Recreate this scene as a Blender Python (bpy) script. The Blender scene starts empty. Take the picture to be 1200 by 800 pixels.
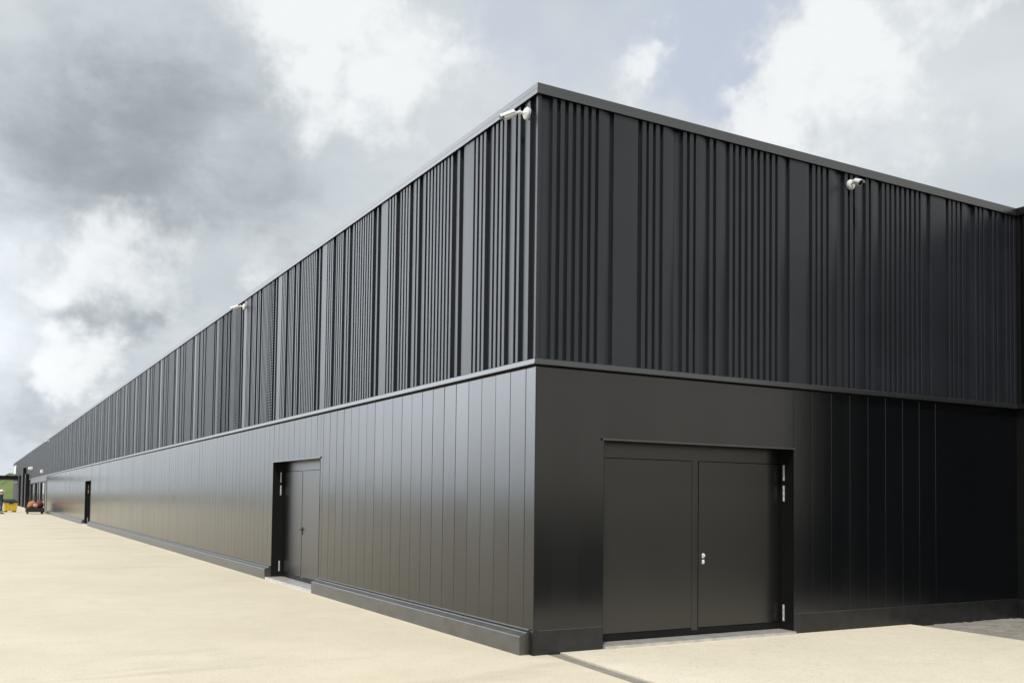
import bpy, bmesh, math, random
from mathutils import Vector, Matrix
random.seed(7)
S = bpy.context.scene
COL = S.collection

# ------------------------------------------------------------------ camera
F_PX, PY0, PITCH, YAW, ROLL = 1114.367, 539.82, 0.0398961, 0.5139458, 0.0126663
CAM = Vector((-5.03029, -8.41894, 1.6))
fw = Vector((math.sin(YAW) * math.cos(PITCH), math.cos(YAW) * math.cos(PITCH), math.sin(PITCH)))
r0 = Vector((math.cos(YAW), -math.sin(YAW), 0)); u0 = r0.cross(fw)
RX = math.cos(ROLL) * r0 + math.sin(ROLL) * u0
UX = -math.sin(ROLL) * r0 + math.cos(ROLL) * u0
cd = bpy.data.cameras.new('camera'); co = bpy.data.objects.new('camera', cd); COL.objects.link(co)
M = Matrix((( RX.x, UX.x, -fw.x, CAM.x), (RX.y, UX.y, -fw.y, CAM.y), (RX.z, UX.z, -fw.z, CAM.z), (0, 0, 0, 1)))
co.matrix_world = M
cd.sensor_fit = 'HORIZONTAL'; cd.sensor_width = 36.0; cd.lens = 36.0 * F_PX / 1200.0
cd.shift_y = (PY0 - 400.0) / 1200.0
cd.clip_start = 0.1; cd.clip_end = 6000
S.camera = co

# ------------------------------------------------------------------ light
SUN_EL, SUN_AZ = math.radians(56), math.radians(222)      # azimuth clockwise from +Y
w = bpy.data.worlds.new('World'); S.world = w; w.use_nodes = True
nt = w.node_tree; nt.nodes.clear()
def nn(tree, t, **kw):
    n = tree.nodes.new(t)
    for k, v in kw.items(): setattr(n, k, v)
    return n
def math_node(tree, op, a, b=None, c=None, clamp=False):
    n = nn(tree, 'ShaderNodeMath', operation=op, use_clamp=clamp)
    for i, v in enumerate((a, b, c)):
        if v is None: continue
        if isinstance(v, (int, float)): n.inputs[i].default_value = v
        else: tree.links.new(v, n.inputs[i])
    return n.outputs[0]
def vmath(tree, op, a, b=None):
    n = nn(tree, 'ShaderNodeVectorMath', operation=op)
    for i, v in enumerate((a, b)):
        if v is None: continue
        if hasattr(v, 'is_output'): tree.links.new(v, n.inputs[i])
        else: n.inputs[i].default_value = tuple(v)
    return n.outputs['Value'] if op == 'DOT_PRODUCT' else n.outputs[0]
def mixc(tree, fac, a, b):
    n = nn(tree, 'ShaderNodeMix', data_type='RGBA')
    for sock, v in ((n.inputs[0], fac), (n.inputs[6], a), (n.inputs[7], b)):
        if hasattr(v, 'is_output'): tree.links.new(v, sock)
        elif isinstance(v, (int, float)): sock.default_value = v
        else: sock.default_value = (v[0], v[1], v[2], 1)
    return n.outputs[2]
def ramp(tree, fac, lo, hi):
    n = nn(tree, 'ShaderNodeMapRange', interpolation_type='SMOOTHSTEP')
    tree.links.new(fac, n.inputs[0]); n.inputs[1].default_value = lo; n.inputs[2].default_value = hi
    return n.outputs[0]
def noise(tree, vec, scale, detail=4, rough=0.55, dist=0.0):
    n = nn(tree, 'ShaderNodeTexNoise')
    n.inputs['Scale'].default_value = scale; n.inputs['Detail'].default_value = detail
    n.inputs['Roughness'].default_value = rough; n.inputs['Distortion'].default_value = dist
    if vec is not None: tree.links.new(vec, n.inputs['Vector'])
    return n

def dirpix(px, py):
    d = fw + RX * (px - 600) / F_PX + UX * (PY0 - py) / F_PX
    return d.normalized()
out = nn(nt, 'ShaderNodeOutputWorld')
sky = nn(nt, 'ShaderNodeTexSky', sky_type='NISHITA', sun_disc=False, sun_elevation=SUN_EL, sun_rotation=SUN_AZ)
sky.air_density = 1.0; sky.dust_density = 2.0; sky.ozone_density = 1.0
bgs = nn(nt, 'ShaderNodeBackground'); bgs.inputs[1].default_value = 0.10
nt.links.new(sky.outputs[0], bgs.inputs[0])
tc = nn(nt, 'ShaderNodeTexCoord'); D = tc.outputs['Generated']
sep = nn(nt, 'ShaderNodeSeparateXYZ'); nt.links.new(D, sep.inputs[0])
zz = math_node(nt, 'MAXIMUM', sep.outputs[2], 0.0)
den = math_node(nt, 'ADD', zz, 0.22)
cmb = nn(nt, 'ShaderNodeCombineXYZ')
nt.links.new(math_node(nt, 'DIVIDE', sep.outputs[0], den), cmb.inputs[0])
nt.links.new(math_node(nt, 'DIVIDE', sep.outputs[1], den), cmb.inputs[1])
PL = cmb.outputs[0]
warp = noise(nt, D, 5.5, 5, 0.6)
warp2 = noise(nt, D, 17.0, 6, 0.62)
wv = vmath(nt, 'ADD', vmath(nt, 'MULTIPLY', vmath(nt, 'SUBTRACT', warp.outputs['Color'], (0.5, 0.5, 0.5)), (0.24, 0.24, 0.24)),
           vmath(nt, 'MULTIPLY', vmath(nt, 'SUBTRACT', warp2.outputs['Color'], (0.5, 0.5, 0.5)), (0.085, 0.085, 0.085)))
DW = vmath(nt, 'NORMALIZE', vmath(nt, 'ADD', D, wv))
def blob(px, py, rad_px, wgt):
    c = dirpix(px, py); s = rad_px / F_PX
    dt = vmath(nt, 'DOT_PRODUCT', DW, c)
    e = math_node(nt, 'EXPONENT', math_node(nt, 'MULTIPLY', math_node(nt, 'SUBTRACT', dt, 1.0), 2.0 / (s * s)))
    return math_node(nt, 'MULTIPLY', e, wgt)
def blobs(lst):
    acc = None
    for b in lst:
        o = blob(*b); acc = o if acc is None else math_node(nt, 'ADD', acc, o)
    return acc
n_big = noise(nt, PL, 1.7, 6, 0.55, 0.2).outputs[0]
n_fine = noise(nt, PL, 4.5, 7, 0.6, 0.4).outputs[0]
n_puff = noise(nt, D, 12.0, 8, 0.62, 0.35).outputs[0]
def centred(s, k): return math_node(nt, 'MULTIPLY', math_node(nt, 'SUBTRACT', s, 0.5), k)
dark_f = blobs([(40, 130, 110, .48), (180, 200, 95, .60), (300, 140, 80, .36), (90, 240, 60, .2), (350, 100, 45, .18), (20, 352, 26, .45), (70, 350, 26, .5), (115, 365, 28, .55), (165, 382, 30, .6), (205, 378, 22, .4), (20, 478, 32, .30), (75, 485, 30, .30), (30, 510, 30, .2),
                (70, 10, 80, -.12), (270, 10, 50, -.25), (330, 260, 90, .18), (1150, 90, 80, .14), (520, 170, 60, .10)])
dark_f = math_node(nt, 'ADD', dark_f, math_node(nt, 'ADD', centred(n_big, .45), centred(n_fine, 1.0)))
dark_m = ramp(nt, dark_f, 0.0, 1.1)
white_f = blobs([(350, 35, 75, .7), (440, 20, 80, .5), (40, 275, 60, .62), (130, 300, 50, .36), (20, 330, 40, .35), (200, 320, 50, .35), (30, 415, 40, .5), (130, 425, 45, .6), (70, 440, 40, .4), (290, 300, 50, .3), (480, 90, 80, .3),
                 (970, 80, 75, .7), (1040, 15, 50, .6), (890, 150, 50, .7), (740, 95, 45, .6), (1165, 5, 30, .6), (1060, 200, 70, .35)])
white_f = math_node(nt, 'ADD', white_f, math_node(nt, 'ADD', centred(n_puff, 1.15), centred(n_fine, .8)))
white_m = ramp(nt, white_f, 0.19, 0.76)
blue_f = blobs([(800, 50, 90, .75), (850, 115, 45, .7), (620, 30, 90, .5), (930, 5, 50, .5), (30, 520, 50, .3)])
blue_f = math_node(nt, 'ADD', blue_f, centred(n_puff, .8))
blue_m = ramp(nt, blue_f, 0.1, 0.9)
c0 = mixc(nt, ramp(nt, n_big, .3, .7), (.56, .615, .655), (.71, .75, .78))
c1 = mixc(nt, dark_m, c0, (.315, .355, .39))
wk = math_node(nt, 'MULTIPLY', white_m, math_node(nt, 'SUBTRACT', 1.0, math_node(nt, 'MULTIPLY', dark_m, .6)))
c2 = mixc(nt, wk, c1, (.90, .925, .935))
# outside the picture: glow added low north-west and south for walls to mirror
def wide(az, el, rad_deg):
    a_, e_ = math.radians(az), math.radians(el)
    c_ = (math.sin(a_) * math.cos(e_), math.cos(a_) * math.cos(e_), math.sin(e_)); s_ = math.radians(rad_deg)
    dt = vmath(nt, 'DOT_PRODUCT', DW, c_)
    return math_node(nt, 'EXPONENT', math_node(nt, 'MULTIPLY', math_node(nt, 'SUBTRACT', dt, 1.0), 2.0 / (s_ * s_)))
c2 = mixc(nt, math_node(nt, 'MULTIPLY', blue_m, math_node(nt, 'SUBTRACT', 1.0, math_node(nt, 'MULTIPLY', wk, .8))), c2, (.61, .665, .77))
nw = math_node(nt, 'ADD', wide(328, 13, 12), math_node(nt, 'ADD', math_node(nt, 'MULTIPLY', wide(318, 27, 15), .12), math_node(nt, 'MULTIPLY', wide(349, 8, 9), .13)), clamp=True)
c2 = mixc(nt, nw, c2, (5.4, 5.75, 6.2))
sh_ = math_node(nt, 'ADD', wide(150, 0, 22), wide(112, 0, 20), clamp=True)
c2 = mixc(nt, math_node(nt, 'MULTIPLY', sh_, .9), c2, (.86, .81, .72))
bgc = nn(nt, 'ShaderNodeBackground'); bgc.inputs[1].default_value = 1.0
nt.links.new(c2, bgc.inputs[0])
gap = math_node(nt, 'MULTIPLY', math_node(nt, 'MULTIPLY', blue_m, math_node(nt, 'SUBTRACT', 1.0, wk)), .14)
ms = nn(nt, 'ShaderNodeMixShader')
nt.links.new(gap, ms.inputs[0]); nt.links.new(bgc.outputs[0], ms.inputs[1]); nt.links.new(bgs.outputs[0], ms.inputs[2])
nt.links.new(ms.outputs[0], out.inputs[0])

sl = bpy.data.lights.new('sun', 'SUN'); sl.energy = 2.85; sl.angle = math.radians(6); sl.color = (1.0, .95, .86)
so = bpy.data.objects.new('sun', sl); COL.objects.link(so)
sd = Vector((math.sin(SUN_AZ) * math.cos(SUN_EL), math.cos(SUN_AZ) * math.cos(SUN_EL), math.sin(SUN_EL)))
so.rotation_euler = sd.to_track_quat('Z', 'Y').to_euler(); so.location = (-20, -30, 40)
vs = S.view_settings
vs.view_transform = 'Standard'; vs.look = 'None'; vs.exposure = 0.0; vs.gamma = 1.0; vs.use_curve_mapping = False

# ------------------------------------------------------------------ materials
def material(name, base, rough, metal=0.0, spec=0.5, ior=1.5, var=0.0, var_scale=3.0, bump=0.0, bump_scale=20.0, stretch=(1, 1, 1), rvar=0.0):
    m = bpy.data.materials.new(name); m.use_nodes = True
    t = m.node_tree; b = t.nodes['Principled BSDF']
    b.inputs['Metallic'].default_value = metal
    b.inputs['Specular IOR Level'].default_value = spec; b.inputs['IOR'].default_value = ior
    tcn = nn(t, 'ShaderNodeTexCoord'); mp = nn(t, 'ShaderNodeMapping'); mp.inputs['Scale'].default_value = stretch
    t.links.new(tcn.outputs['Object'], mp.inputs[0]); v = mp.outputs[0]
    nz = noise(t, v, var_scale, 5, .6).outputs[0]
    if var:
        lo = [c * (1 - var) for c in base]; hi = [c * (1 + var) for c in base]
        t.links.new(mixc(t, ramp(t, nz, .25, .75), lo, hi), b.inputs['Base Color'])
    else:
        b.inputs['Base Color'].default_value = (*base, 1)
    if rvar:
        t.links.new(math_node(t, 'ADD', rough, centred_t(t, nz, rvar)), b.inputs['Roughness'])
    else:
        b.inputs['Roughness'].default_value = rough
    if bump:
        bn = nn(t, 'ShaderNodeBump'); bn.inputs['Strength'].default_value = 1.0; bn.inputs['Distance'].default_value = bump
        t.links.new(noise(t, v, bump_scale, 3, .5).outputs[0], bn.inputs['Height'])
        t.links.new(bn.outputs[0], b.inputs['Normal'])
    return m
def centred_t(t, s, k): return math_node(t, 'MULTIPLY', math_node(t, 'SUBTRACT', s, 0.5), k)

MAT = {}
MAT['panel'] = material('satin charcoal panel', (.0038, .0045, .0056), .185, spec=.5, ior=1.66, var=.12, var_scale=1.1, bump=.0018, bump_scale=1.6, stretch=(1, 1, .5), rvar=.05)
pm = MAT['panel'].node_tree; pb = pm.nodes['Principled BSDF']          # each panel has a slightly different sheen
ptc = nn(pm, 'ShaderNodeTexCoord'); psp = nn(pm, 'ShaderNodeSeparateXYZ'); pm.links.new(ptc.outputs['Object'], psp.inputs[0])
pidx = math_node(pm, 'FLOOR', math_node(pm, 'DIVIDE', math_node(pm, 'SUBTRACT', math_node(pm, 'ADD', psp.outputs[1], psp.outputs[0]), .213), .3333))
pwn = nn(pm, 'ShaderNodeTexWhiteNoise', noise_dimensions='1D'); pm.links.new(pidx, pwn.inputs['W'])
prev = pb.inputs['Roughness'].links[0].from_socket
pm.links.new(math_node(pm, 'ADD', prev, centred_t(pm, pwn.outputs['Value'], .045)), pb.inputs['Roughness'])
MAT['clad'] = material('ribbed anthracite sheet', (.020, .0230, .0290), .38, spec=.5, ior=1.52, var=.15, var_scale=.8, rvar=.08)
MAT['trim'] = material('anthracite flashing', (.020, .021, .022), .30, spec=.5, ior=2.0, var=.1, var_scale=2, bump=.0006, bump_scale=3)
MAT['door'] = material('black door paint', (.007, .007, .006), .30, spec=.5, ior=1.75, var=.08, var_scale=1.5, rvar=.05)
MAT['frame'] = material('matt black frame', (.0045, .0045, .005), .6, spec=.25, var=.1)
MAT['plinth'] = material('dusty dark plinth', (.045, .043, .039), .40, spec=.5, ior=1.9, var=.45, var_scale=5, bump=.002, bump_scale=30, rvar=.2)
MAT['black_plinth'] = material('black base flashing', (.014, .0145, .016), .38, spec=.5, var=.4, var_scale=5, bump=.0008, bump_scale=6, rvar=.15)
MAT['white'] = material('white plastic', (.78, .79, .80), .35, var=.04)
MAT['steel'] = material('bright steel', (.62, .63, .64), .32, metal=1.0, var=.08, var_scale=30)
MAT['alu'] = material('aluminium sill', (.62, .61, .58), .45, metal=.6, var=.15, var_scale=8)
MAT['hinge'] = material('galvanised hinge', (.55, .55, .54), .5, metal=0.2, var=.15, var_scale=12)
MAT['lens'] = material('dark lens', (.01, .01, .012), .08, spec=.8)
MAT['dark'] = material('dark interior', (.012, .012, .013), .8)
MAT['roof'] = material('grey roof membrane', (.16, .16, .16), .85, var=.2, var_scale=.6)
MAT['glass'] = material('grey window glass', (.10, .115, .12), .06, spec=.8)
MAT['yellow'] = material('yellow plastic', (.62, .45, .04), .5, var=.12, var_scale=5)
MAT['orange'] = material('orange sack cloth', (.45, .19, .09), .8, var=.25, var_scale=9, bump=.01, bump_scale=12)
MAT['red'] = material('red sack cloth', (.16, .018, .03), .8, var=.25, var_scale=9, bump=.01, bump_scale=12)
MAT['pink'] = material('pink sack cloth', (.50, .30, .26), .8, var=.2, var_scale=9)
MAT['black'] = material('black rubber', (.015, .015, .016), .7)
MAT['navy'] = material('navy workwear', (.012, .016, .035), .85, var=.3, var_scale=8)
MAT['jeans'] = material('blue trousers', (.02, .04, .09), .85, var=.3, var_scale=8)
MAT['skin'] = material('skin', (.45, .27, .19), .55)
MAT['pole'] = material('grey galvanised pole', (.42, .43, .44), .45, metal=.3)
# perforated sheet: rows of small holes through the same paint
mp_ = MAT['clad'].copy(); mp_.name = 'perforated anthracite sheet'; MAT['perf'] = mp_
t = mp_.node_tree; b = t.nodes['Principled BSDF']
tcn = nn(t, 'ShaderNodeTexCoord'); sp = nn(t, 'ShaderNodeSeparateXYZ'); t.links.new(tcn.outputs['Object'], sp.inputs[0])
sy = math_node(t, 'SINE', math_node(t, 'MULTIPLY', sp.outputs[1], 2 * math.pi / .055))
sz = math_node(t, 'SINE', math_node(t, 'MULTIPLY', sp.outputs[2], 2 * math.pi / .055))
hole = ramp(t, math_node(t, 'ADD', sy, sz), .35, .9)
tr = nn(t, 'ShaderNodeBsdfPrincipled'); tr.inputs['Base Color'].default_value = (.004, .004, .005, 1); tr.inputs['Roughness'].default_value = .9; tr.inputs['Specular IOR Level'].default_value = .05
mxs = nn(t, 'ShaderNodeMixShader'); t.links.new(hole, mxs.inputs[0]); t.links.new(b.outputs[0], mxs.inputs[1]); t.links.new(tr.outputs[0], mxs.inputs[2])
t.links.new(mxs.outputs[0], [n for n in t.nodes if n.type == 'OUTPUT_MATERIAL'][0].inputs[0])

def ground_mat(name, cols, scales, rough=.9, bump=.003, bscale=60, speck=.0, stain=.0):
    m = bpy.data.materials.new(name); m.use_nodes = True
    t = m.node_tree; b = t.nodes['Principled BSDF']; b.inputs['Roughness'].default_value = rough; b.inputs['Specular IOR Level'].default_value = .25
    tcn = nn(t, 'ShaderNodeTexCoord'); v = tcn.outputs['Object']
    c = mixc(t, ramp(t, noise(t, v, scales[0], 6, .6, .3).outputs[0], .3, .7), cols[0], cols[1])
    c = mixc(t, math_node(t, 'MULTIPLY', ramp(t, noise(t, v, scales[1], 6, .65).outputs[0], .45, .75), .6), c, cols[2])
    if stain:
        mpn = nn(t, 'ShaderNodeMapping'); mpn.inputs['Rotation'].default_value = (0, 0, .55); mpn.inputs['Scale'].default_value = (.22, 1.0, 1)
        t.links.new(v, mpn.inputs[0])
        sm = ramp(t, noise(t, mpn.outputs[0], .8, 5, .6, .5).outputs[0], .56, .72)
        c = mixc(t, math_node(t, 'MULTIPLY', sm, stain), c, [x * .72 for x in cols[0]])
    if speck:
        sk = ramp(t, noise(t, v, 38, 4, .75).outputs[0], .53, .70)
        c = mixc(t, math_node(t, 'MULTIPLY', sk, speck), c, [x * .55 for x in cols[0]])
    t.links.new(c, b.inputs['Base Color'])
    bn = nn(t, 'ShaderNodeBump'); bn.inputs['Distance'].default_value = bump; bn.inputs['Strength'].default_value = 1
    t.links.new(noise(t, v, bscale, 5, .65).outputs[0], bn.inputs['Height']); t.links.new(bn.outputs[0], b.inputs['Normal'])
    return m
MAT['concrete'] = ground_mat('sandy concrete', ((.63, .57, .445), (.69, .63, .50), (.585, .535, .43)), (.5, 3.0), speck=.75, stain=.6, bump=.003, bscale=55)
MAT['concrete2'] = ground_mat('pale sandy concrete', ((.70, .645, .52), (.75, .69, .565), (.66, .60, .49)), (.7, 4.0), speck=.7, stain=.35, bump=.003, bscale=55)
MAT['gravel'] = ground_mat('grey rubble', ((.26, .25, .22), (.36, .345, .31), (.16, .155, .14)), (4, 14), bump=.03, bscale=18)
MAT['joint'] = ground_mat('grey joint filler', ((.27, .25, .215), (.33, .31, .27), (.20, .185, .16)), (4, 25), bump=.01, bscale=60, speck=.5)
MAT['asphalt'] = ground_mat('asphalt', ((.045, .045, .045), (.06, .06, .058), (.035, .035, .035)), (.7, 30), bump=.004, bscale=150)
MAT['grass'] = ground_mat('rough grass', ((.16, .15, .07), (.22, .19, .11), (.11, .12, .05)), (.05, .6), bump=.05, bscale=8)
MAT['hill'] = ground_mat('green hillside', ((.09, .14, .03), (.15, .19, .05), (.04, .07, .02)), (.012, .06), bump=.3, bscale=.8)

# ------------------------------------------------------------------ mesh helpers
class MB:
    def __init__(s): s.v = []; s.f = []; s.m = []
    def quad(s, a, b, c, d, mi=0):
        i = len(s.v); s.v += [tuple(a), tuple(b), tuple(c), tuple(d)]; s.f.append((i, i + 1, i + 2, i + 3)); s.m.append(mi)
    def box(s, x0, x1, y0, y1, z0, z1, mi=0):
        i = len(s.v)
        s.v += [(x0, y0, z0), (x1, y0, z0), (x1, y1, z0), (x0, y1, z0), (x0, y0, z1), (x1, y0, z1), (x1, y1, z1), (x0, y1, z1)]
        for q in ((0, 3, 2, 1), (4, 5, 6, 7), (0, 1, 5, 4), (1, 2, 6, 5), (2, 3, 7, 6), (3, 0, 4, 7)):
            s.f.append(tuple(i + k for k in q)); s.m.append(mi)
    def tube(s, p0, p1, ra, rb=None, n=16, cap=True, mi=0):
        rb = ra if rb is None else rb
        p0 = Vector(p0); p1 = Vector(p1); d = (p1 - p0).normalized()
        a = d.orthogonal().normalized(); bb = d.cross(a); i = len(s.v)
        for p, r in ((p0, ra), (p1, rb)):
            for k in range(n):
                th = 2 * math.pi * k / n; s.v.append(tuple(p + a * (r * math.cos(th)) + bb * (r * math.sin(th))))
        for k in range(n):
            k2 = (k + 1) % n; s.f.append((i + k, i + k2, i + n + k2, i + n + k)); s.m.append(mi)
        if cap:
            s.f.append(tuple(i + k for k in reversed(range(n)))); s.m.append(mi)
            s.f.append(tuple(i + n + k for k in range(n))); s.m.append(mi)
    def rings(s, rings, mi=0, cap=True):
        n = len(rings[0]); i = len(s.v)
        for r in rings: s.v += [tuple(p) for p in r]
        for j in range(len(rings) - 1):
            for k in range(n):
                k2 = (k + 1) % n; s.f.append((i + j * n + k, i + j * n + k2, i + (j + 1) * n + k2, i + (j + 1) * n + k)); s.m.append(mi)
        if cap:
            s.f.append(tuple(i + k for k in reversed(range(n)))); s.m.append(mi)
            b0 = i + (len(rings) - 1) * n; s.f.append(tuple(b0 + k for k in range(n))); s.m.append(mi)
    def build(s, name, mats, parent=None, bevel=0, smooth=False, recalc=True):
        me = bpy.data.meshes.new(name); me.from_pydata(s.v, [], s.f); me.update()
        for k in (mats if isinstance(mats, (list, tuple)) else [mats]): me.materials.append(MAT[k])
        for p, mi in zip(me.polygons, s.m): p.material_index = mi
        if recalc:
            bm = bmesh.new(); bm.from_mesh(me); bmesh.ops.remove_doubles(bm, verts=bm.verts, dist=1e-5)
            bmesh.ops.recalc_face_normals(bm, faces=bm.faces); bm.to_mesh(me); bm.free()
        if smooth:
            for p in me.polygons: p.use_smooth = True
        o = bpy.data.objects.new(name, me); COL.objects.link(o)
        if parent: o.parent = parent
        if bevel:
            md = o.modifiers.new('bevel', 'BEVEL'); md.width = bevel; md.segments = 2; md.limit_method = 'ANGLE'; md.angle_limit = math.radians(40)
        return o
def tag(o, label=None, cat=None, group=None, kind=None):
    if label: o['label'] = label
    if cat: o['category'] = cat
    if group: o['group'] = group
    if kind: o['kind'] = kind
    return o
def empty(name, loc, rz=0):
    o = bpy.data.objects.new(name, None); o.location = loc; o.rotation_euler = (0, 0, rz); o.empty_display_size = .3; COL.objects.link(o); return o

# ------------------------------------------------------------------ setting
g = MB(); g.quad((-2500, -2500, -.10), (2500, -2500, -.10), (2500, 2500, -.10), (-2500, 2500, -.10))
tag(g.build('ground', 'grass'), kind='structure')
jx0, jx1 = .270, .010                   # joint strip centre at y=0 and y=-4.2
YR = -3.4                               # paving stops here; dark asphalt added out of view darkens wall reflections
def slab(name, pts, mat, top=0.0, bot=-.12):
    m = MB(); n = len(pts); lo = [(x, y, bot) for x, y in pts]; hi = [(x, y, top) for x, y in pts]
    m.rings([lo, hi]); return tag(m.build(name, mat), kind='structure')
slab('pavement', [(-70, YR), (jx1 - .076, YR), (jx0 - .076, .30), (.35, .30), (.35, 190), (-70, 190)], 'concrete')
slab('pavement', [(jx1 + .076, YR), (5.85, YR), (5.78, -1.6), (5.82, -.7), (5.80, .30), (jx0 + .076, .30)], 'concrete2', top=.012)
slab('joint_strip', [(jx1 - .067, YR), (jx1 + .067, YR), (jx0 + .067, .29), (jx0 - .067, .29)], 'joint', top=-.004)
slab('unseen_dark_ground', [(-70, -40), (60, -40), (60, YR - .004), (-70, YR - .004)], 'asphalt', top=-.03)  # unseen dark ground, added for the right wall to mirror
# gravel strip by the wing, as a lumpy sheet
gm = MB(); NX, NY = 40, 70
def gz(x, y):
    return -.02 + .007 * math.sin(x * 9.1 + 2.1 * math.sin(y * 5.3)) * math.sin(y * 7.7 + x * 3.3) + .004 * math.sin(x * 31 + y * 17) + random.uniform(-.004, .004)
gp = [[(5.70 + 2.45 * i / NX, YR + (4.6) * j / NY) for j in range(NY + 1)] for i in range(NX + 1)]
gzv = [[gz(*gp[i][j]) for j in range(NY + 1)] for i in range(NX + 1)]
for i in range(NX):
    for j in range(NY):
        P = lambda a, b_: (*gp[a][b_], gzv[a][b_])
        gm.quad(P(i, j), P(i + 1, j), P(i + 1, j + 1), P(i, j + 1))
tag(gm.build('gravel', 'gravel', smooth=True), kind='structure')
# hills beyond: a ring-shaped rise west and north of the site
hm = MB()
def hill_h(a, k):
    base = 8 + 2.5 * math.sin(a * 3.1 + .4) + 1.5 * math.sin(a * 7.3 + 1.7) + .8 * math.sin(a * 17.0)
    t_ = min(1, max(0, (math.degrees(a) + .6) / 1.2)); return base * k * (.25 + .75 * t_ * t_ * (3 - 2 * t_))
NA = 140; prof = ((0, 0), (.25, .22), (.5, .6), (.75, .9), (1, 1), (1.6, .95), (2.6, 1.15))
grid = []
for i in range(NA + 1):
    a = math.radians(-.6 + 90 * i / NA)           # azimuth from +Y, clockwise
    row = []
    for q, k in prof:
        d = 200 + 110 * q + 14 * math.sin(a * 5)
        row.append((math.sin(a) * d, math.cos(a) * d, -.12 + hill_h(a, k) * .70))
    grid.append(row)
for i in range(NA):
    for j in range(len(prof) - 1):
        hm.quad(grid[i][j], grid[i + 1][j], grid[i + 1][j + 1], grid[i][j + 1])
tag(hm.build('hill', 'hill', smooth=True), kind='structure')

# ------------------------------------------------------------------ the warehouse
B = empty('warehouse', (0, 0, 0))
tag(B, 'long black metal warehouse with ribbed upper cladding above smooth panels and double doors', 'warehouse')
ZT, ZF, ZB, ZP, XW = 5.93, 5.815, 2.985, .254, 8.15
YEND, WLEN = 152.0, 4.2
DZ = 2.252; DR = (.862, 3.674); DL = (7.02, 9.90); DF = (42.95, 45.75)
# core: keeps light out behind the skins
c = MB()
c.box(.55, 60, .55, YEND - .3, -.1, 5.70)
c.box(XW + .45, 60, -WLEN + .3, .55, -.1, 5.70)
c.build('core', 'dark', B)
rf = MB(); rf.box(.02, 60, .02, YEND, 5.72, 5.80); rf.box(XW + .02, 60, -WLEN, .02, 5.72, 5.80); rf.build('roof', 'roof', B)
# lower wall skins -------------------------------------------------
def lower_wall(seams, s_end, openings, place, top=ZB, bot=ZP, s_start=0.0, gw=.007, gd=.007, tilt=.0012):
    """vertical strips of panel between seams; place(s, o, z) -> xyz with o = outward offset"""
    br = []
    for s in seams:
        if s_start + .02 < s < s_end - .02 and not any(a - .02 < s < b_ + .02 and False for a, b_ in openings):
            br.append((s - gw, 0)); br.append((s, -gd)); br.append((s + gw, 0))
    pts = [(s_start, 0)] + br + [(s_end, 0)]
    for a, b_ in openings: pts += [(a, None), (b_, None)]
    pts.sort(key=lambda q: q[0])
    full = []
    def ofs(s):
        near = [q for q in pts if q[1] is not None]
        for k in range(len(near) - 1):
            if near[k][0] <= s <= near[k + 1][0]:
                t_ = (s - near[k][0]) / max(1e-9, near[k + 1][0] - near[k][0]); return near[k][1] * (1 - t_) + near[k + 1][1] * t_
        return 0
    for s, o in pts: full.append((s, ofs(s) if o is None else o))
    m = MB()
    for (s0, o0), (s1, o1) in zip(full[:-1], full[1:]):
        if s1 - s0 < 1e-6: continue
        mid = (s0 + s1) / 2; zb = bot
        for a, b_ in openings:
            if a < mid < b_: zb = DZ
        # a panel leans by a hair, so that neighbours mirror slightly different bits of sky
        e0 = e1 = 0.0
        if s1 - s0 > .1: e0, e1 = random.uniform(-tilt, tilt), random.uniform(-tilt, tilt)
        m.quad(place(s0, o0, zb), place(s1, o1, zb), place(s1, o1 + e1, top), place(s0, o0 + e0, top))
    return m
PLL = lambda s, o, z: (-o, s, z)
PLR = lambda s, o, z: (s, -o, z)
PLW = lambda s, o, z: (XW - o, -s, z)
seamL = [.213 + .3333 * k for k in range(240)]
lower_wall(seamL, 76.0, [DL, DF], PLL, s_start=.03, gw=.005, gd=.0035).build('lower_wall', 'panel', B, recalc=False)
seamR = [3.995 + .3345 * k for k in range(8)]
lower_wall(seamR, XW, [DR], PLR, s_start=.03, gw=.004, gd=.0022).build('lower_wall', 'panel', B, recalc=False)
lower_wall([.3 * k for k in range(1, 20)], WLEN, [], PLW).build('lower_wall', 'frame', B, recalc=False)  # wing skin in matt black, its shade put into the colour
m = MB(); m.quad((XW, -WLEN, -.1), (60, -WLEN, -.1), (60, -WLEN, ZT - .05), (XW, -WLEN, ZT - .05)); m.build('end_wall', 'panel', B)
m = MB(); m.quad((0, YEND, -.1), (60, YEND, -.1), (60, YEND, ZT - .05), (0, YEND, ZT - .05)); m.build('end_wall', 'panel', B)
# corner trim of the lower wall: a rounded L section
def corner_trim(z0, z1, o, wl, wr, rad, name):
    pr = [(-o, wl)]
    for k in range(7):
        a = math.pi + (math.pi / 2) * k / 6
        pr.append((-o + rad + rad * math.cos(a), -o + rad + rad * math.sin(a)))
    pr += [(wr, -o)]
    m = MB()
    for (x0, y0), (x1, y1) in zip(pr[:-1], pr[1:]): m.quad((x0, y0, z0), (x1, y1, z0), (x1, y1, z1), (x0, y0, z1))
    m.quad((-o, wl, z0), (-o, wl, z1), (.02, wl, z1), (.02, wl, z0)); m.quad((wr, -o, z0), (wr, -o, z1), (wr, .02, z1), (wr, .02, z0))
    o_ = m.build(name, 'panel', B, recalc=False)
    return o_
corner_trim(ZP - .002, ZB, .004, .034, .040, .014, 'corner_trim')
# plain flashing panels round the right door (slightly proud sheets with visible edges)
m = MB()
m.box(3.674, 3.990, -.0035, .01, ZP, ZB)
m.build('flashing', 'panel', B, bevel=.001)

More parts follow.
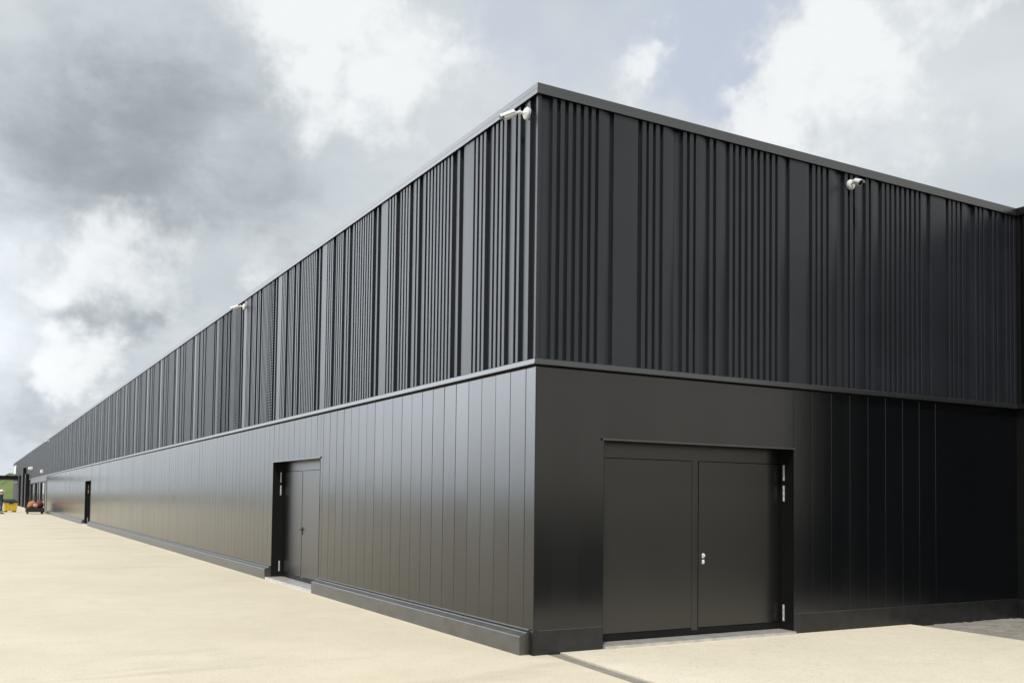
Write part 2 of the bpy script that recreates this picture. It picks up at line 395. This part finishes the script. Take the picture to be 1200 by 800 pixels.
# upper cladding ---------------------------------------------------
D0 = .042
def units_R(s):   # order seen going away from the corner on the right wall
    return [('flat', s, .345), *[('rib', s + q, .056) for q in (.387, .478, .575)], ('pan', s + .68, .165),
            *[('rib', s + q, .056) for q in (.868, .966, 1.064)], ('pan', s + 1.155, .165), ('rib', s + 1.36, .054), ('pan', s + 1.460, .165),
            *[('rib', s + q, .052) for q in (1.666, 1.756, 1.852, 1.95, 2.05, 2.148, 2.247, 2.343)], ('pan', s + 2.438, .155)]
def units_L(s):
    return [('flat', s, .285), ('pan', s + .375, .12), *[('rib', s + .572 + .0985 * k, .055) for k in range(8)], ('pan', s + 1.37, .14),
            ('rib', s + 1.575, .055), ('pan', s + 1.675, .15), *[('rib', s + q, .058) for q in (1.88, 1.975, 2.075)], ('pan', s + 2.175, .10),
            *[('rib', s + q, .058) for q in (2.365, 2.46, 2.565)]]
def profile(units, s0, s1):
    pts = [(s0, 0.0)]
    for kind, s, wd in units:
        if s < s0 + .01 or s + wd > s1 - .01: continue
        if s < pts[-1][0] + .004: continue
        pts.append((s - .003, 0.0)); pts.append((s, D0 - .003)); pts.append((s + .003, D0))
        if kind == 'rib':
            pts += [(s + wd - .004, D0), (s + wd, D0 - .004), (s + wd + .004, 0.0)]
        elif kind == 'pan':
            pts += [(s + wd * .35, D0 * .97), (s + wd * .7, D0 * .8), (s + wd, D0 * .5), (s + wd + .022, 0.0)]
        else:
            pts += [(s + wd * .8, D0), (s + wd * .95, D0 * .9), (s + wd + .012, D0 * .3), (s + wd + .02, 0.0)]
    pts.append((s1, 0.0)); return pts
def cladding(units, s0, s1, place, z0, z1, perf=None):
    m = MB(); pts = profile(units, s0, s1)
    for (a, oa), (b_, ob) in zip(pts[:-1], pts[1:]):
        mi = 1 if perf and any(p[0] <= (a + b_) / 2 <= p[1] for p in perf) else 0
        m.quad(place(a, oa, z0), place(b_, ob, z0), place(b_, ob, z1), place(a, oa, z1), mi)
    return m
Z0C, Z1C = ZB + .01, ZF + .05
uL = []
for k in range(-1, 58): uL += units_L(1.413 + 2.665 * k)
uL.sort(key=lambda q: q[1])
cladding(uL, .012, YEND, PLL, Z0C, Z1C, perf=[(12.35, 13.1), (13.45, 14.9), (9.95, 10.35)]).build('upper_cladding', ['clad', 'perf'], B, recalc=False)
uR = []
for k in range(-1, 4): uR += units_R(.927 + 2.637 * k)
uR = [u for u in uR if u[1] > .11]; uR.sort(key=lambda q: q[1])
uR = [('rib', .018, .075)] + uR
cladding(uR, .012, XW, PLR, Z0C, Z1C).build('upper_cladding', 'clad', B, recalc=False)
cladding(uR, .0, WLEN, PLW, Z0C, Z1C).build('upper_cladding', 'frame', B, recalc=False)  # wing sheet painted black in place of its shade
m = MB()
m.box(-.034, .014, -.034, .014, Z0C, Z1C); m.build('corner_post', 'clad', B, bevel=.008)

# fascia and ledge: mitred sections following the plan outline
def band(name, sec, mats):
    """sec: list of (o, z) of the section, outward offset o; runs along the long wall, round the corner, along the short wall, then along the wing"""
    def at(i, o):
        return [(-o, YEND), (-o, -o), (XW - o, -o), (XW - o, -WLEN - o), (60, -WLEN - o)][i]
    for (i0, i1), mat in zip(((0, 2), (2, 4)), mats):
        m = MB(); m.rings([[(*at(i, o), z) for o, z in sec] for i in range(i0, i1 + 1)]); m.build(name, mat, B, bevel=.004)
band('roof_fascia', [(.062, ZF), (.066, ZF), (.066, ZF + .052), (.060, ZF + .056), (.060, ZT), (-.25, ZT), (-.25, ZT - .02), (.045, ZT - .02), (.045, ZF + .01)], ('trim', 'frame'))  # wing run in matt black, shade put into its colour
band('ledge_trim', [(-.03, ZB + .012), (.054, ZB + .006), (.060, ZB + .010), (.050, ZB + .062), (.042, ZB + .070), (-.03, ZB + .095)], ('trim', 'frame'))  # wing run blackened for shade likewise
# dark strip painting in the shadow line right under the ledge
band('ledge_shadow_strip', [(-.03, ZB - .012), (.010, ZB - .012), (.010, ZB + .004), (-.03, ZB + .004)], ('frame', 'frame'))

# plinths ------------------------------------------------------------
def plinth(y0, y1):
    m = MB()
    sec = [(.0, -.05), (-.118, -.05), (-.122, .186), (-.116, .196), (-.045, .222), (-.040, .232), (-.012, .236), (.0, .236)]
    m.rings([[(x, y0, z) for x, z in sec], [(x, y1, z) for x, z in sec]])
    return m.build('base_plinth', 'plinth', B, bevel=.003)
plinth(.075, DL[0] - .02); plinth(DL[1] + .02, DF[0] - .02); plinth(DF[1] + .02, 75.8)
def flush(m, x0, x1):
    m.box(x0, x1, -.006, .02, -.05, .250)
m = MB(); m.box(.000, .02, -.012, .072, -.05, .250); flush(m, .0201, DR[0] - .006); m.box(-.009, -.0001, -.0115, .072, -.05, .249)
m.build('base_plinth', 'black_plinth', B, bevel=.003)
m = MB(); flush(m, DR[1] + .006, XW); m.build('base_plinth', 'black_plinth', B, bevel=.003)
m = MB(); m.box(XW - .006, XW + .02, -WLEN, -.01, -.05, .25); m.build('base_plinth', 'black_plinth', B)
# small drip flashing at the foot of the panels
for a, b_ in ((.075, DL[0] - .01), (DL[1] + .01, DF[0] - .01), (DF[1] + .01, 75.9)):
    m = MB(); m.box(-.016, .0, a, b_, ZP - .012, ZP + .004); m.build('drip_flashing', 'trim', B, bevel=.002)
for a, b_ in ((.041, DR[0] - .001), (DR[1] + .001, XW)):
    m = MB(); m.box(a, b_, -.009, .0, ZP - .006, ZP + .003); m.build('drip_flashing', 'trim', B, bevel=.002)

# doors ----------------------------------------------------------------
def door(a, b_, place, seam, hinge_far, zl=.02, label=None, sill_o=.05, handle_kind='lever'):
    """double door between a and b_ (coordinates along the wall); place(s, o, z)"""
    def bx(m, s0, s1, o0, o1, z0, z1):
        P = [place(s, o, z) for z in (z0, z1) for s, o in ((s0, o0), (s1, o0), (s1, o1), (s0, o1))]
        i = len(m.v); m.v += P
        for q in ((0, 3, 2, 1), (4, 5, 6, 7), (0, 1, 5, 4), (1, 2, 6, 5), (2, 3, 7, 6), (3, 0, 4, 7)):
            m.f.append(tuple(i + k for k in q)); m.m.append(0)
    REC = -.225
    m = MB()                                           # lining and frame in one
    bx(m, a - .003, a + .0, -.40, .004, -.02, DZ); bx(m, b_ + .0, b_ + .003, -.40, .004, -.02, DZ)
    bx(m, a, b_, -.40, .003, DZ, DZ + .003)
    bx(m, a + .0005, a + .06, -.30, REC - .004, 0, DZ - .001); bx(m, b_ - .02, b_ - .0005, -.30, REC - .004, 0, DZ - .001)
    bx(m, a + .001, b_ - .001, -.30, REC + .001, 2.072, DZ - .0005)
    bx(m, a + .001, b_ - .001, -.40, -.33, 0, DZ - .001)
    fr = m.build('door', 'door', B, bevel=.002)
    if label: fr['label'] = label
    m = MB(); bx(m, a - .035, b_ + .012, -.005, .020, DZ + .004, DZ + .012); bx(m, a - .035, b_ + .012, .017, .020, DZ - .008, DZ + .004)
    m.build('drip_flashing', 'trim', fr)
    for s0, s1 in ((a + .063, seam - .055), (seam + .049, b_ - .021)):
        m = MB(); bx(m, s0, s1, REC - .05, REC + .006, .132, 2.067); m.build('door_leaf', 'door', fr, bevel=.004)
    m = MB(); bx(m, seam - .050, seam + .045, REC - .05, REC + .001, .10, 2.076); m.build('meeting_stile', 'door', fr, bevel=.004)
    m = MB(); bx(m, a + .062, b_ - .022, REC - .055, REC - .002, .055, .128); m.build('kick_rail', 'frame', fr, bevel=.003)
    m = MB(); bx(m, a + .001, b_ - .001, -.32, sill_o, -.01, .045); m.build('sill', 'alu', fr, bevel=.004)
    hs = b_ if hinge_far else a
    for z0, z1 in ((1.865, 2.06), (1.612, 1.806), (.148, .348)):
        m = MB(); bx(m, hs - .012, hs - .0005, -.168, -.142, z0, z1)
        for zc in (z0 + .03, (z0 + z1) / 2, z1 - .03): m.tube(place(hs - .011, -.155, zc - .02), place(hs - .011, -.155, zc + .02), .008, n=8)
        m.build('hinge', 'hinge', fr)
    # thin black sheet over the reveal on the hinge side
    m = MB(); bx(m, hs - .0045, hs - .0006, -.222, -.004, .05, DZ - .004); m.build('reveal_sheet', 'frame', fr)
    sh = seam + .115
    m = MB()
    if handle_kind == 'lever':
        for z0, z1 in ((.938, .992), (.868, .918)):
            bx(m, sh - .016, sh + .016, REC + .006, REC + .016, z0, z1)
        m.tube(place(sh, REC + .015, .968), place(sh, REC + .036, .968), .013, n=12)
        m.tube(place(sh, REC + .015, .893), place(sh, REC + .028, .893), .011, n=12)
        m.build('handle', 'white', fr, bevel=.002)
    else:
        sh = seam - .02
        bx(m, sh - .02, sh + .02, REC + .006, REC + .014, .90, 1.04); m.tube(place(sh, REC + .01, .99), place(sh, REC + .05, .99), .01, n=10)
        m.tube(place(sh, REC + .048, .99), place(sh + .04, REC + .05, .99), .009, n=10); m.build('handle', 'black', fr)
    return fr
door(*DR, PLR, 2.318, True, label='wide black double door in the short right wall with bright handle')
door(*DL, PLL, 8.66, True, label='black double door in the long left wall', sill_o=.115, handle_kind='dark')
door(*DF, PLL, 44.3, True, label='distant black double door in the long left wall', sill_o=.115, handle_kind='dark')

# the far end of the long wall: glazed bays, tall doorway, dark bays under the canopy
m = MB()
m.box(-.03, .45, 76.02, 77.5, -.05, 2.62); m.box(-.03, .45, 76.02, 101, 2.58, ZB - .01)
m.build('bay_surround', 'trim', B)
def window(y0, y1, z0, z1):
    m = MB()
    for a, b_ in ((y0, y0 + .5), (y1 - .5, y1)): m.box(-.06, .2, a, b_, z0, z1)
    m.box(-.055, .2, y0 + .5, y1 - .5, z1 - .09, z1); m.box(-.055, .2, y0 + .5, y1 - .5, z0, z0 + .12)
    f = m.build('window', 'frame', B)
    m = MB(); m.box(.03, .06, y0 + .5, y1 - .5, z0 + .12, z1 - .09); m.build('pane', 'glass', f)
for a, b_ in ((77.5, 84.0), (86.5, 91.5), (92.5, 100.0)): window(a, b_, 0.0, 2.57)
for y0, y1, h in ((84.0, 86.5, 2.575), (91.5, 92.5, 2.575), (101.05, 104, ZB - .01)):
    m = MB(); m.box(-.022, .4, y0, y1, -.05, h); m.build('bay_surround', 'panel', B)
for y0, y1, h in ((104, 106.5, 3.6), (111, 115.5, 4.4), (121, 124, 3.7)):
    m = MB(); m.box(-.35, .4, y0, y1, -.05, h); m.build('door_portal', 'frame', B)
for y0, y1 in ((106.5, 111), (115.5, 121)):
    m = MB(); m.box(.05, .2, y0, y1, -.05, 3.6)
    for k in range(12): m.box(.03, .05, y0, y1, .1 + k * .29, .12 + k * .29)
    m.build('shutter_door', 'glass', B)
m = MB(); m.box(.0, .4, 104.01, 124, 3.6, ZB + .7); m.build('door_header', 'trim', B)
m = MB(); m.box(-.01, .4, 124, YEND - .5, -.05, ZB); m.build('bay_wall', 'frame', B)
m = MB(); m.box(-7.5, -.02, 126, 138, 3.30, 3.72)
m.build('canopy', 'frame', B, bevel=.02)
for px_, py_ in ((-7.2, 126.4), (-7.2, 137.6)):
    m = MB(); m.box(px_ - .09, px_ + .09, py_ - .09, py_ + .09, -.1, 3.30); m.build('canopy_post', 'frame', B)
# ------------------------------------------------------------------ security cameras
def cctv():
    """faces -Y from a wall in the XZ plane (local origin = centre of the wall plate)"""
    root = empty('security_camera', (0, 0, 0))
    m = MB(); m.tube((0, 0, 0), (0, -.030, 0), .074, .074, 28); m.tube((0, -.030, 0), (0, -.044, 0), .074, .058, 28); m.tube((0, -.044, 0), (0, -.050, 0), .040, .034, 24)
    for k in range(3):
        a = 2 * math.pi * k / 3 + .5; m.tube((.05 * math.cos(a), -.040, .05 * math.sin(a)), (.05 * math.cos(a), -.047, .05 * math.sin(a)), .005, n=8)
    m.build('mount_plate', 'white', root, smooth=False)
    m = MB(); m.tube((0, -.045, 0), (0, -.095, .012), .020, .017, 16); m.tube((0, -.090, .012), (0, -.125, .004), .024, .024, 16); m.tube((0, -.12, .006), (0, -.165, -.006), .016, .018, 16)
    m.build('arm', 'white', root)
    tilt = math.radians(24); ax = Vector((0, -math.cos(tilt), -math.sin(tilt))); up = Vector((0, -math.sin(tilt), math.cos(tilt))); sx = Vector((1, 0, 0))
    p0 = Vector((0, -.150, -.002))
    def ring(c_, r, n=24): return [c_ + sx * (r * math.cos(2 * math.pi * k / n)) + up * (r * math.sin(2 * math.pi * k / n)) for k in range(n)]
    m = MB(); m.rings([ring(p0 + ax * a, r) for a, r in ((0, .020), (.008, .036), (.02, .041), (.155, .041), (.165, .038))])
    m.build('housing', 'white', root)
    m = MB(); m.rings([ring(p0 + ax * .1655, .034), ring(p0 + ax * .168, .033)]); m.tube(p0 + ax * .168, p0 + ax * .172, .014, .012, 16)
    m.build('lens', 'lens', root)
    m = MB(); N = 13; a_in, a_out = [], []
    for d_, lst in ((-.0, a_in), (.0, a_out)): pass
    ra, rb = .046, .050
    secs = []
    for q in (-.005 + .02, .205):
        s_ = []
        for k in range(N): th = math.radians(5 + 170 * k / (N - 1)); s_.append(p0 + ax * q + sx * (rb * math.cos(th)) + up * (rb * math.sin(th) + .004))
        for k in reversed(range(N)): th = math.radians(5 + 170 * k / (N - 1)); s_.append(p0 + ax * q + sx * (ra * math.cos(th)) + up * (ra * math.sin(th) + .004))
        secs.append(s_)
    m.rings(secs); m.build('sun_shade', 'white', root)
    return root
def copy_tree(o, parent=None):
    c_ = o.copy(); COL.objects.link(c_)
    if parent: c_.parent = parent
    for ch in [x for x in COL.objects if x.parent == o]: copy_tree(ch, c_)
    return c_
proto = cctv()
cams = [((-D0, .165, 5.678), (-math.pi / 2, -.38), 'white bullet camera on the long wall right beside the building corner'),
        ((-D0, 12.30, 5.690), (-math.pi / 2, -.25), 'white bullet camera under the eaves of the long wall, above and beyond its nearer door'),
        ((-D0, 74.3, 5.70), (-math.pi / 2, -.25), 'tiny white bullet camera under the eaves near the far end of the long wall'),
        ((4.625, -D0, 5.672), (0, -.36), 'white bullet camera on the short right wall below the roof fascia')]
kids = list(COL.objects)
for i, (loc, rz, lab) in enumerate(cams):
    o = proto if i == 0 else copy_tree(proto)
    o.location = loc; o.rotation_euler = (0, 0, rz[0]); o.scale = (.86, .86, .86)
    for ch in COL.objects:
        if ch.parent == o and not ch.name.startswith('mount'): ch.rotation_euler = (0, 0, rz[1])
    tag(o, lab, 'security camera', 'security cameras under the roof fascia')
# bulkhead lights over the glazed bays
def wall_light(y, z, lab, scale=1.0):
    r = empty('wall_light', (-D0, y, z))
    m = MB(); m.box(-.10 * scale, 0, -.5 * scale, .5 * scale, -.14, .14); m.build('housing', 'white', r, bevel=.03)
    m = MB(); m.box(-.16 * scale, -.10 * scale, -.42 * scale, .42 * scale, -.10, .10); m.build('diffuser', 'white', r, bevel=.03)
    tag(r, lab, 'wall light', 'white lights over the far glazed bays')
wall_light(81.0, 3.42, 'white wall light above the nearest glazed bay of the far wall', 1.2)
wall_light(98.0, 4.05, 'white wall light beside the tall dark doorway, higher than its neighbour', 2.2)

# ------------------------------------------------------------------ far end yard
# yellow bin with a black lid
r = empty('storage_bin', (-2.45, 80.0, 0), .15)
tag(r, 'yellow storage bin with a black sloping lid standing on the yard by the far wall', 'bin')
m = MB(); m.rings([[(-.55, -.42, .10), (.55, -.42, .10), (.55, .42, .10), (-.55, .42, .10)], [(-.64, -.5, .72), (.64, -.5, .72), (.64, .5, .72), (-.64, .5, .72)]])
m.build('body', 'yellow', r, bevel=.03)
m = MB(); m.rings([[(-.67, -.52, .80), (.67, -.52, .80), (.67, .52, .80), (-.67, .52, .80)], [(-.6, -.40, 1.02), (.6, -.40, 1.02), (.6, .48, 1.16), (-.6, .48, 1.16)]])
m.build('lid', 'black', r, bevel=.03)
m = MB(); m.rings([[(-.655, -.515, .715), (.655, -.515, .715), (.655, .515, .715), (-.655, .515, .715)], [(-.66, -.52, .80), (.66, -.52, .80), (.66, .52, .80), (-.66, .52, .80)]])
m.build('rim', 'yellow', r, bevel=.01)
m = MB(); m.box(-.20, .20, -.545, -.50, .74, .90); m.build('latch', 'black', r, bevel=.01)
for x in (-.42, .42):
    m = MB(); m.box(x - .12, x + .12, -.38, .38, 0, .10); m.build('foot', 'black', r)
r.scale = (.78, .9, .92)
# trolley with bundles
r = empty('trolley', (-.95, 73.2, 0), 0)
tag(r, 'low black trolley with a push bar parked against the far end of the long wall', 'trolley')
m = MB(); m.box(-.62, .62, -.9, .9, .14, .46); m.build('deck', 'black', r, bevel=.02)
for x in (-.5, .5):
    for y in (-.7, .7):
        m = MB(); m.tube((x - .04, y, .11), (x + .04, y, .11), .11, n=18); m.build('wheel', 'black', r)
m = MB()
for x in (-.55, .55): m.tube((x, .86, .5), (x, .9, 1.15), .02, n=8)
m.tube((-.55, .9, 1.15), (.55, .9, 1.15), .02, n=8); m.build('push_bar', 'black', r)
def sack(loc, sx_, sy_, sz_, mat, lab, seed):
    rnd = random.Random(seed); bm = bmesh.new(); bmesh.ops.create_icosphere(bm, subdivisions=3, radius=1)
    for v in bm.verts:
        n = v.co.copy(); k = 1 + .10 * math.sin(n.x * 5 + seed) * math.sin(n.y * 4.3) + .06 * math.sin(n.z * 9 + seed * 2) + rnd.uniform(-.02, .02)
        z = max(n.z, -.72); v.co = Vector((n.x * sx_ * k, n.y * sy_ * k, (z + .72) * sz_ * k if z > -.72 else 0))
    me = bpy.data.meshes.new('sack'); bm.to_mesh(me); bm.free(); me.materials.append(MAT[mat])
    for p in me.polygons: p.use_smooth = True
    o = bpy.data.objects.new('sack', me); COL.objects.link(o); o.location = loc; tag(o, lab, 'sack', 'bundles piled on the far trolley')
sack((-1.30, 72.75, .46), .20, .28, .20, 'orange', 'small orange bundle on the outer front corner of the black trolley', 1)
sack((-1.12, 73.70, .46), .30, .36, .30, 'orange', 'tall orange bundle at the back of the black trolley', 2)
sack((-.92, 72.72, .46), .20, .30, .20, 'pink', 'low pale pink bundle at the front middle of the black trolley', 4)
sack((-.60, 73.10, .46), .24, .42, .32, 'red', 'dark red bundle on the wall side of the black trolley', 3)
# white sign at the far corner and a mast behind the canopy
r = empty('sign_panel', (-.08, 143.5, 4.25)); tag(r, 'white sign panel fixed below the roofline at the far end of the warehouse', 'sign')
m = MB(); m.box(-.06, 0, -4.5, 4.5, .0, 1.15); m.build('face', 'white', r, bevel=.02)
m = MB(); m.box(-.02, .05, -4.6, 4.6, -.05, -.001); m.build('bracket', 'pole', r)
r = empty('lamp_mast', (-3.4, 165, -.1)); tag(r, 'slim grey lamp mast rising behind the dark canopy', 'lamp mast')
m = MB(); m.tube((0, 0, 0), (0, 0, 6.3), .11, .06, 12); m.build('pole', 'pole', r)
m = MB(); m.tube((0, 0, 6.2), (.9, 0, 6.55), .05, .04, 8); m.build('arm', 'pole', r)
m = MB(); m.rings([[(.8, -.16, 6.5), (1.5, -.12, 6.56), (1.5, .12, 6.56), (.8, .16, 6.5)], [(.8, -.14, 6.62), (1.5, -.1, 6.64), (1.5, .1, 6.64), (.8, .14, 6.62)]]); m.build('lamp_head', 'white', r)

# person in a white helmet at the left edge
def person(loc, rz):
    V = []; E = []; Rr = []
    def add(p, rad, par=None):
        V.append(p); Rr.append(rad); i = len(V) - 1
        if par is not None: E.append((par, i))
        return i
    pel = add((0, 0, .95), (.155, .115)); wa = add((0, 0, 1.10), (.145, .105), pel); ch = add((0, .01, 1.30), (.18, .125), wa); sh = add((0, 0, 1.42), (.13, .09), ch)
    nk = add((0, 0, 1.50), (.055, .055), sh); h1 = add((0, -.015, 1.58), (.072, .085), nk); h2 = add((0, -.015, 1.68), (.078, .095), h1); add((0, -.005, 1.75), (.05, .06), h2)
    for s_ in (-1, 1):
        hp = add((s_ * .095, 0, .88), (.095, .10), pel); kn = add((s_ * .11, -.02 * s_, .50), (.06, .065), hp); an = add((s_ * .12, .03 * s_, .10), (.042, .045), kn)
        ft = add((s_ * .125, .03 * s_ - .06, .045), (.045, .04), an); add((s_ * .135, .03 * s_ - .17, .035), (.042, .03), ft)
        so_ = add((s_ * .19, 0, 1.40), (.062, .062), sh); el = add((s_ * .25, .02, 1.12), (.045, .045), so_); wr = add((s_ * .235, -.10, .90), (.03, .03), el)
        pm = add((s_ * .23, -.135, .84), (.036, .02), wr)
        for q in range(4):
            k1 = add((s_ * .23, -.115 - .017 * q, .78), (.0095, .0095), pm); add((s_ * .218, -.12 - .017 * q, .735 + .008 * abs(q - 1.5)), (.008, .008), k1)
        th = add((s_ * .205, -.165, .82), (.011, .011), pm); add((s_ * .20, -.175, .785), (.009, .009), th)
    me = bpy.data.meshes.new('person'); me.from_pydata(V, E, []); me.update()
    o = bpy.data.objects.new('body_source', me); COL.objects.link(o)
    sk = o.modifiers.new('skin', 'SKIN')
    sv = me.skin_vertices[0].data if me.skin_vertices else None
    if sv is None:
        me.attributes  # layer is created with the modifier only through operators; make it by bmesh
        bm = bmesh.new(); bm.from_mesh(me); lay = bm.verts.layers.skin.verify()
        bm.verts.ensure_lookup_table()
        for i, v in enumerate(bm.verts): v[lay].radius = Rr[i]; v[lay].use_root = (i == 0)
        bm.to_mesh(me); bm.free()
    else:
        for i, d in enumerate(sv): d.radius = Rr[i]; d.use_root = (i == 0)
    sb = o.modifiers.new('sub', 'SUBSURF'); sb.levels = 2; sb.render_levels = 2
    dg = bpy.context.evaluated_depsgraph_get(); dg.update()
    nm = bpy.data.meshes.new_from_object(o.evaluated_get(dg)); bpy.data.objects.remove(o)
    nm.materials.clear()
    for k in ('navy', 'jeans', 'skin', 'black'): nm.materials.append(MAT[k])
    for p in nm.polygons:
        c_ = p.center; p.use_smooth = True
        if c_.z > 1.47: p.material_index = 2
        elif c_.z < .085: p.material_index = 3
        elif c_.z < .94 and abs(c_.x) < .185: p.material_index = 1
        elif c_.z < .885 and abs(c_.x) > .185: p.material_index = 2
        else: p.material_index = 0
    root = bpy.data.objects.new('person', nm); COL.objects.link(root); root.location = loc; root.rotation_euler = (0, 0, rz)
    m = MB(); rings = []
    for z, a, b_ in ((1.685, .118, .140), (1.70, .116, .138), (1.74, .110, .130), (1.785, .09, .108), (1.82, .05, .06), (1.83, .012, .015)):
        rings.append([(a * math.cos(2 * math.pi * k / 20), -.01 + b_ * math.sin(2 * math.pi * k / 20), z) for k in range(20)])
    m.rings(rings); m.box(-.08, .08, -.20, -.12, 1.685, 1.70); m.build('helmet', 'white', root, smooth=False)
    tag(root, 'person in a navy jacket and white safety helmet standing in the yard', 'person')
person((-3.26, 71.8, .0), 1.9)
